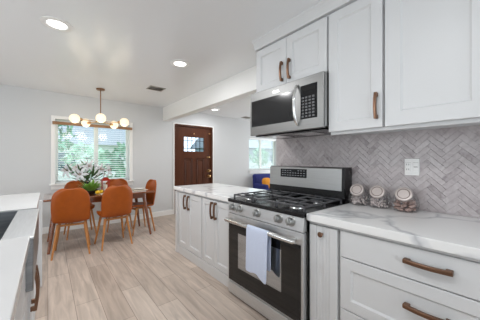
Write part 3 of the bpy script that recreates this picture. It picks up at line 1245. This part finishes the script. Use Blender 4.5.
# place settings
for (px, py, rz, lab) in ((.25, 4.22, 0, 'left place nearest the camera'), (.80, 4.22, 0, 'right place nearest the camera'), (.42, 4.66, 0, 'left window-side place'),
                          (1.05, 4.66, 0, 'right window-side place'), (1.27, 4.43, 90, 'right end of the table')):
    pm = BM(); box(pm, -.17, .17, -.115, .115, 0, .003, .001, 1)
    o = obj('placemat', pm, M['mat_fabric']); o.location = (px, py, TZ + .0005); o.rotation_euler = (0, 0, R(rz))
    tag(o, 'pale woven placemat at the ' + lab, 'placemat', 'placemats on the dining table')
    b = BM(); lathe(b, [(.055, 0), (.07, .004), (.105, .016), (.108, .018), (.104, .019), (.066, .008), (.004, .007)], 28)
    o = obj('dinner_plate', b, M['china'], smooth=True); o.location = (px, py, TZ + .004)
    tag(o, 'white plate on the placemat at the ' + lab, 'plate', 'plates on the dining table')

# vase of lilies
VX, VY = .49, 4.52
vz = thing('flower_vase', 'dark slim vase holding white lilies on the dining table', 'vase', (VX, VY, TZ + .0005))
b = BM(); lathe(b, [(.04, 0), (.055, .01), (.06, .06), (.045, .12), (.032, .16), (.038, .175), (.033, .175), (.027, .158), (.038, .12), (.05, .06), (.03, .012), (.004, .01)], 24)
obj('body', b, M['vase'], vz, smooth=True)
fl = random.Random(5)


def petal_bm(b, mx_, ln, wd, curl):
    rows = []
    for i in range(7):
        t_ = i / 6
        w = wd * sin(pi * min(1, .12 + t_ * .88)) ** .8
        rad = ln * t_
        zz = ln * (.55 * t_ - curl * t_ ** 2.2)
        rows.append([mx_ @ Vector((rad, s_ * w, zz + .012 * (s_ * s_) * 4 * w)) for s_ in (-1, -.5, 0, .5, 1)])
    grid(b, rows)


def lily(base, tip, face, label, nleaf=6, size=.135):
    t = thing('lily_stem', label, 'flower', base, group='white lilies in the vase')
    v = Vector(tip) - Vector(base)
    mid = Vector((v.x * .35, v.y * .35, v.z * .6))
    pts = [Vector((0, 0, 0)).lerp(mid, k / 4) for k in range(4)] + [mid.lerp(v, k / 4) for k in range(5)]
    b = BM(); tube(b, pts, .004, 7)
    obj('stem', b, M['leaf'], t, smooth=True)
    q = Vector(face).normalized().to_track_quat('Z', 'Y').to_matrix().to_4x4()
    mx_ = Matrix.Translation(v) @ q
    b = BM()
    for k in range(6):
        petal_bm(b, mx_ @ Matrix.Rotation(k * pi / 3, 4, 'Z'), size * (1 if k % 2 else .92), .022, .62 if k % 2 else .72)
    f_ = obj('flower', b, M['petal'], t, smooth=True)
    md = f_.modifiers.new('thickness', 'SOLIDIFY'); md.thickness = .0018
    b = BM()
    for k in range(5):
        a = k * 2 * pi / 5
        e = mx_ @ Vector((.022 * cos(a), .022 * sin(a), .055))
        tube(b, [mx_ @ Vector((.003 * cos(a), .003 * sin(a), 0)), e], .0016, 5)
        sphere(b, e, .005, 6, 5)
    obj('stamen', b, M['anther'], f_)
    for k in range(nleaf):
        tt = .38 + .48 * k / max(1, nleaf - 1)
        p = Vector((0, 0, 0)).lerp(mid, min(1, tt / .55)) if tt < .55 else mid.lerp(v, (tt - .55) / .45)
        a = fl.random() * 6.28
        ml = Matrix.Translation(p) @ Matrix.Rotation(a, 4, 'Z')
        b = BM(); petal_bm(b, ml, .17 + .08 * fl.random(), .019, -.45 + .7 * fl.random())
        lf = obj('leaf', b, M['leaf'], t, smooth=True)
        md = lf.modifiers.new('thickness', 'SOLIDIFY'); md.thickness = .0015


vtop = (VX, VY, TZ + .03)
ll = [((-.26, -.08, .34), (-.75, -.7, .25)), ((-.10, -.13, .28), (-.35, -1, .15)), ((.02, -.06, .40), (.1, -1, .3)), ((.17, -.09, .35), (.5, -.9, .3)),
      ((.30, -.02, .33), (.8, -.6, .25)), ((-.13, .08, .37), (-.5, -.4, .6))]
names = ['farthest left', 'low on the left', 'upright in the centre', 'right of the centre', 'farthest right', 'at the back left']
for (dv, fc), nm in zip(ll, names):
    lily(vtop, (VX + dv[0], VY + dv[1], TZ + .03 + dv[2]), fc, 'white lily ' + nm + ' of the vase')

# bowl of greens with lemons beside, lantern
bw = thing('greens_bowl', 'small dark bowl of leafy greens in front of the lilies', 'bowl', (.52, 4.33, TZ + .0005))
bw.scale = (1.25, 1.25, 1.2)
b = BM(); lathe(b, [(.04, 0), (.06, .006), (.085, .04), (.09, .05), (.086, .05), (.06, .012), (.004, .01)], 24)
obj('bowl_body', b, M['bowl'], bw, smooth=True)
b = BM()
gr = random.Random(9)
for k in range(90):
    a = gr.random() * 6.28
    el = gr.uniform(.35, 1.35)
    mx_ = Matrix.Translation((.03 * cos(a), .03 * sin(a), .035)) @ Matrix.Rotation(a, 4, 'Z') @ Matrix.Rotation(-el * .75, 4, 'Y')
    petal_bm(b, mx_, gr.uniform(.09, .17), .018, .4)
g = obj('greens', b, M['herb'], bw, smooth=True)
g['kind'] = 'stuff'
for k, (lx, ly, lab) in enumerate(((.60, 4.22, 'yellow lemon right of the bowl of greens, nearest the camera'), (.655, 4.29, 'yellow lemon right of the bowl of greens, toward the lantern'))):
    b = BM(); sphere(b, (0, 0, 0), .030, 16, 12, scale=(1.28, 1, 1)); sphere(b, (.036, 0, 0), .008, 8, 6)
    o = obj('lemon', b, M['lemon'], smooth=True); o.location = (lx, ly, TZ + .0305); o.rotation_euler = (0, 0, .7 + k)
    tag(o, lab, 'fruit', 'lemons on the dining table')
ln = thing('candle_lantern', 'small red lantern with a white candle on the dining table', 'lantern', (.755, 4.52, TZ + .0005))
ln.scale = (1.3, 1.3, 1.45)
b = BM(); box(b, -.045, .045, -.045, .045, 0, .014, .003, 1)
obj('base', b, M['red'], ln)
for sx in (-1, 1):
    for sy in (-1, 1):
        b = BM(); box(b, sx * .04 - .004, sx * .04 + .004, sy * .04 - .004, sy * .04 + .004, .014, .125)
        obj('post', b, M['red'], ln)
b = BM()
ring_loft(b, [[Vector((sx * .05, sy * .05, .125)) for sx, sy in ((-1, -1), (1, -1), (1, 1), (-1, 1))], [Vector((sx * .05, sy * .05, .135)) for sx, sy in ((-1, -1), (1, -1), (1, 1), (-1, 1))],
              [Vector((sx * .018, sy * .018, .165)) for sx, sy in ((-1, -1), (1, -1), (1, 1), (-1, 1))]])
obj('roof', b, M['red'], ln)
b = BM(); tube(b, [(.022 * cos(a * pi / 8), 0, .165 + .03 * sin(a * pi / 8)) for a in range(9)], .003, 6)
obj('ring', b, M['red'], ln)
b = BM(); lathe(b, [(.022, .0145), (.022, .075), (.018, .078), (.003, .078)], 18)
obj('candle', b, M['candle'], ln, smooth=True)

# ------------------------------------------------------------------ chandelier
CX, CY, CZ = .69, 4.56, 1.93
ch = thing('globe_chandelier', 'brass chandelier with five glowing opal globes above the dining table', 'chandelier', (CX, CY, CZ))
b = BM(); lathe(b, [(.06, H - CZ - .022), (.065, H - CZ - .018), (.065, H - CZ - .001), (.004, H - CZ - .001)], 24)
obj('canopy', b, M['brass_dk'], ch, smooth=True)
b = BM(); tube(b, [(0, 0, .02), (0, 0, H - CZ - .02)], .0075, 10)
obj('rod', b, M['brass_dk'], ch, smooth=True)
b = BM(); lathe(b, [(.004, -.03), (.026, -.026), (.028, .02), (.012, .03), (.004, .031)], 20)
obj('hub', b, M['brass_dk'], ch, smooth=True)
for k in range(5):
    a = R(-98 + 72 * k)
    d_ = Vector((cos(a), sin(a), 0))
    b = BM(); tube(b, [d_ * .02, d_ * .285], .0065, 8); tube(b, [d_ * .268, d_ * .306], .024, 14)
    ar = obj('arm', b, M['brass'], ch, smooth=True)
    b = BM(); sphere(b, d_ * .37 + Vector((0, 0, .004)), .072, 24, 16)
    obj('globe', b, M['globe'], ar, smooth=True)
    pl = bpy.data.lights.new('globe_light', 'POINT')
    pl.energy = 1.2
    pl.color = (1, .84, .62)
    pl.shadow_soft_size = .086
    po = bpy.data.objects.new('globe_light', pl)
    COL.objects.link(po)
    po.parent = ch
    po.location = d_ * .37 + Vector((0, 0, -.12))

# ------------------------------------------------------------------ recessed ceiling lights, vents


def downlight(x, y, lab, power=10):
    t = thing('recessed_light', lab, 'ceiling light', (x, y, H), group='recessed ceiling lights')
    b = BM()
    lathe(b, [(.072, -.0005), (.118, -.0005), (.116, -.006), (.078, -.010), (.072, -.004)], 32, closed_ends=False)
    obj('trim_ring', b, M['trim'], t, smooth=True)
    b = BM(); lathe(b, [(.073, -.001), (.073, -.004), (.003, -.006)], 32)
    obj('diffuser', b, M['lamp'], t, smooth=True)
    L_ = bpy.data.lights.new('lamp_light', 'AREA')
    L_.shape = 'DISK'
    L_.size = .16
    L_.energy = power
    L_.color = (0.985, .99, 1.0)
    o = bpy.data.objects.new('lamp_light', L_)
    COL.objects.link(o)
    o.parent = t
    o.location = (0, 0, -.012)
    return t


downlight(.063, 2.633, 'round recessed light nearest the camera, upper left', 20)
downlight(1.275, 2.733, 'round recessed light above the peninsula', 7)
downlight(.063, .45, 'unseen recessed light added above the camera to brighten the worktops', 11)  # added lamp out of view, there to brighten the right-hand worktop
downlight(3.07, 4.68, 'round recessed light before the front door, beyond the beam', 7)
downlight(2.62, 3.75, 'round recessed light partly hidden behind the beam edge', 6)


def vent(x, y, lab, sc=1.0):
    t = thing('ceiling_vent', lab, 'vent', (x, y, H))
    b = BM()
    w, h = .16 * sc, .13 * sc
    box(b, -w, w, -h, -h + .02, -.008, -.0005); box(b, -w, w, h - .02, h, -.008, -.0005)
    box(b, -w, -w + .02, -h, h, -.008, -.0005); box(b, w - .02, w, -h, h, -.008, -.0005)
    obj('frame', b, M['vent'], t)
    b = BM(); box(b, -w + .02, w - .02, -h + .02, h - .02, -.002, -.0005)
    obj('backing', b, M['vent_dk'], t)
    b = BM()
    for k in range(6):
        yy = -h + .032 + k * (2 * h - .064) / 5
        box(b, -w + .02, w - .02, -.006, .006, -.001, .001, mx=Matrix.Translation((0, yy, -.006)) @ Matrix.Rotation(R(35), 4, 'X'))
    obj('louvres', b, M['vent'], t)


vent(1.407, 3.941, 'grey ceiling vent between the chandelier and the peninsula', .8)
vent(4.35, 5.0, 'small ceiling vent in the entry above the window', .8)

# ------------------------------------------------------------------ entry armchair
ac = thing('armchair', 'navy upholstered armchair in the entry below the window', 'armchair', (5.06, 4.78, 0), R(-8))
b = BM()
box(b, -.34, .34, -.33, .30, .16, .42, .04, 3)
obj('seat', b, M['blue'], ac)
b = BM(); box(b, -.36, .36, .20, .36, .30, .885, .06, 3, mx=Matrix.Rotation(R(-4), 4, 'X'))
obj('backrest', b, M['blue'], ac)
for sx in (-1, 1):
    b = BM(); box(b, sx * .345 - .06, sx * .345 + .06, -.33, .28, .16, .60, .04, 3)
    obj('armrest', b, M['blue'], ac)
for sx in (-1, 1):
    for sy in (-.28, .26):
        b = BM(); tube(b, [(sx * .30, sy, .17), (sx * .32, sy, 0)], [.022, .014], 10)
        obj('leg', b, M['walnut'], ac)
b = BM()
sphere(b, (0, 0, 0), .5, 24, 16, scale=(.36, .15, .36))
for v in b.verts:
    e = (abs(v.co.x) / .23) ** 4 + (abs(v.co.z) / .23) ** 4
    r_ = math.sqrt((v.co.x / .23) ** 2 + (v.co.z / .23) ** 2)
    if r_ > 1e-5:
        k = r_ / max(e, 1e-9) ** .25
        f = 1 + (k - 1) * .8
        v.co.x *= f * .9; v.co.z *= f * .9
o = obj('cushion', b, M['orange'], smooth=True)
o.location = (4.985, 4.83, .605)
o.rotation_euler = (R(-14), 0, R(-8))
tag(o, 'mustard orange cushion leaning on the navy armchair', 'cushion')

# ------------------------------------------------------------------ outside: lawn, fence, trees, a house
b = BM(); box(b, -14, 26, YF + .16, 40, -.5, -.35)
S('ground', b, M['lawn'])


def tree(x, y, h, r, m, lab, seed):
    t = thing('garden_tree', lab, 'tree', (x, y, -.35), group='trees outside the windows')
    g = random.Random(seed)
    b = BM(); tube(b, [(0, 0, 0), (.05, 0, h * .5), (0, .05, h * .8)], [.14, .10, .05], 10)
    obj('trunk', b, M['bark'], t, smooth=True)
    b = BM()
    for k in range(200):
        a, e = g.random() * 6.28, math.acos(g.uniform(-1, 1))
        rr = r * (.55 + .45 * g.random())
        c = Vector((rr * sin(e) * cos(a), rr * sin(e) * sin(a), h * .75 + rr * cos(e) * .85))
        mx_ = Matrix.Translation(c) @ Matrix.Rotation(g.random() * 6, 4, 'Z') @ Matrix.Rotation(g.random() * 6, 4, 'X')
        s_ = r * g.uniform(.12, .26)
        for q in range(3):
            petal_bm(b, mx_ @ Matrix.Rotation(q * 2.1, 4, 'Z'), s_, s_ * .3, .5)
    obj('crown', b, m, t)


tree(-.3, 9.6, 3.4, 1.05, M['tree'], 'tree outside the left half of the dining window', 1)
tree(1.5, 14, 2.2, 1.0, M['tree2'], 'tree in haze-lightened green outside the centre of the dining window', 2)
tree(2.6, 9.8, 1.9, 1.1, M['tree'], 'low tree outside the right half of the dining window', 3)
tree(12.6, 13.0, 2.5, .8, M['tree'], 'tree outside the entry window', 4)
hs = thing('neighbour_house', 'pale house across the garden, seen through the dining window blind', 'house', (1.5, 19, -.35))
b = BM(); box(b, -7, 7, 0, 5, 0, 2.7)
obj('wall', b, M['house'], hs)
b = BM(); prism(b, [(-.6, 2.7), (2.5, 4.3), (5.6, 2.7)], 'x', -7.5, 7.5)
obj('roof', b, M['roof'], hs)
for xx in (-4, -1.2, 1.6, 4.4):
    b = BM(); box(b, xx, xx + 1.1, -.04, 0, 1.0, 2.1)
    obj('window', b, M['house_glass'], hs)
h2 = thing('neighbour_house', 'blue-grey house behind the fence outside the entry window', 'house', (17.5, 18, -.35))
b = BM(); box(b, -5, 5, 0, 5, 0, 2.9)
obj('wall', b, M['house_blue'], h2)
b = BM(); prism(b, [(-.6, 2.9), (2.5, 4.5), (5.6, 2.9)], 'x', -5.4, 5.4)
obj('roof', b, M['roof'], h2)
for xx in (-3.6, -1.0, 1.6):
    b = BM(); box(b, xx, xx + 1.2, -.04, 0, 1.0, 2.2)
    obj('window', b, M['house_glass'], h2)
fn = thing('garden_fence', 'pale board fence crossing the garden outside the entry window', 'fence', (13, 15, -.35))
b = BM()
for k in range(40):
    box(b, -6 + k * .3, -6 + k * .3 + .27, 0, .03, 0, 1.5)
obj('boards', b, M['fence'], fn)
b = BM(); box(b, -6, 6, .03, .08, .3, .4); box(b, -6, 6, .03, .08, 1.1, 1.2)
obj('rails', b, M['fence'], fn)
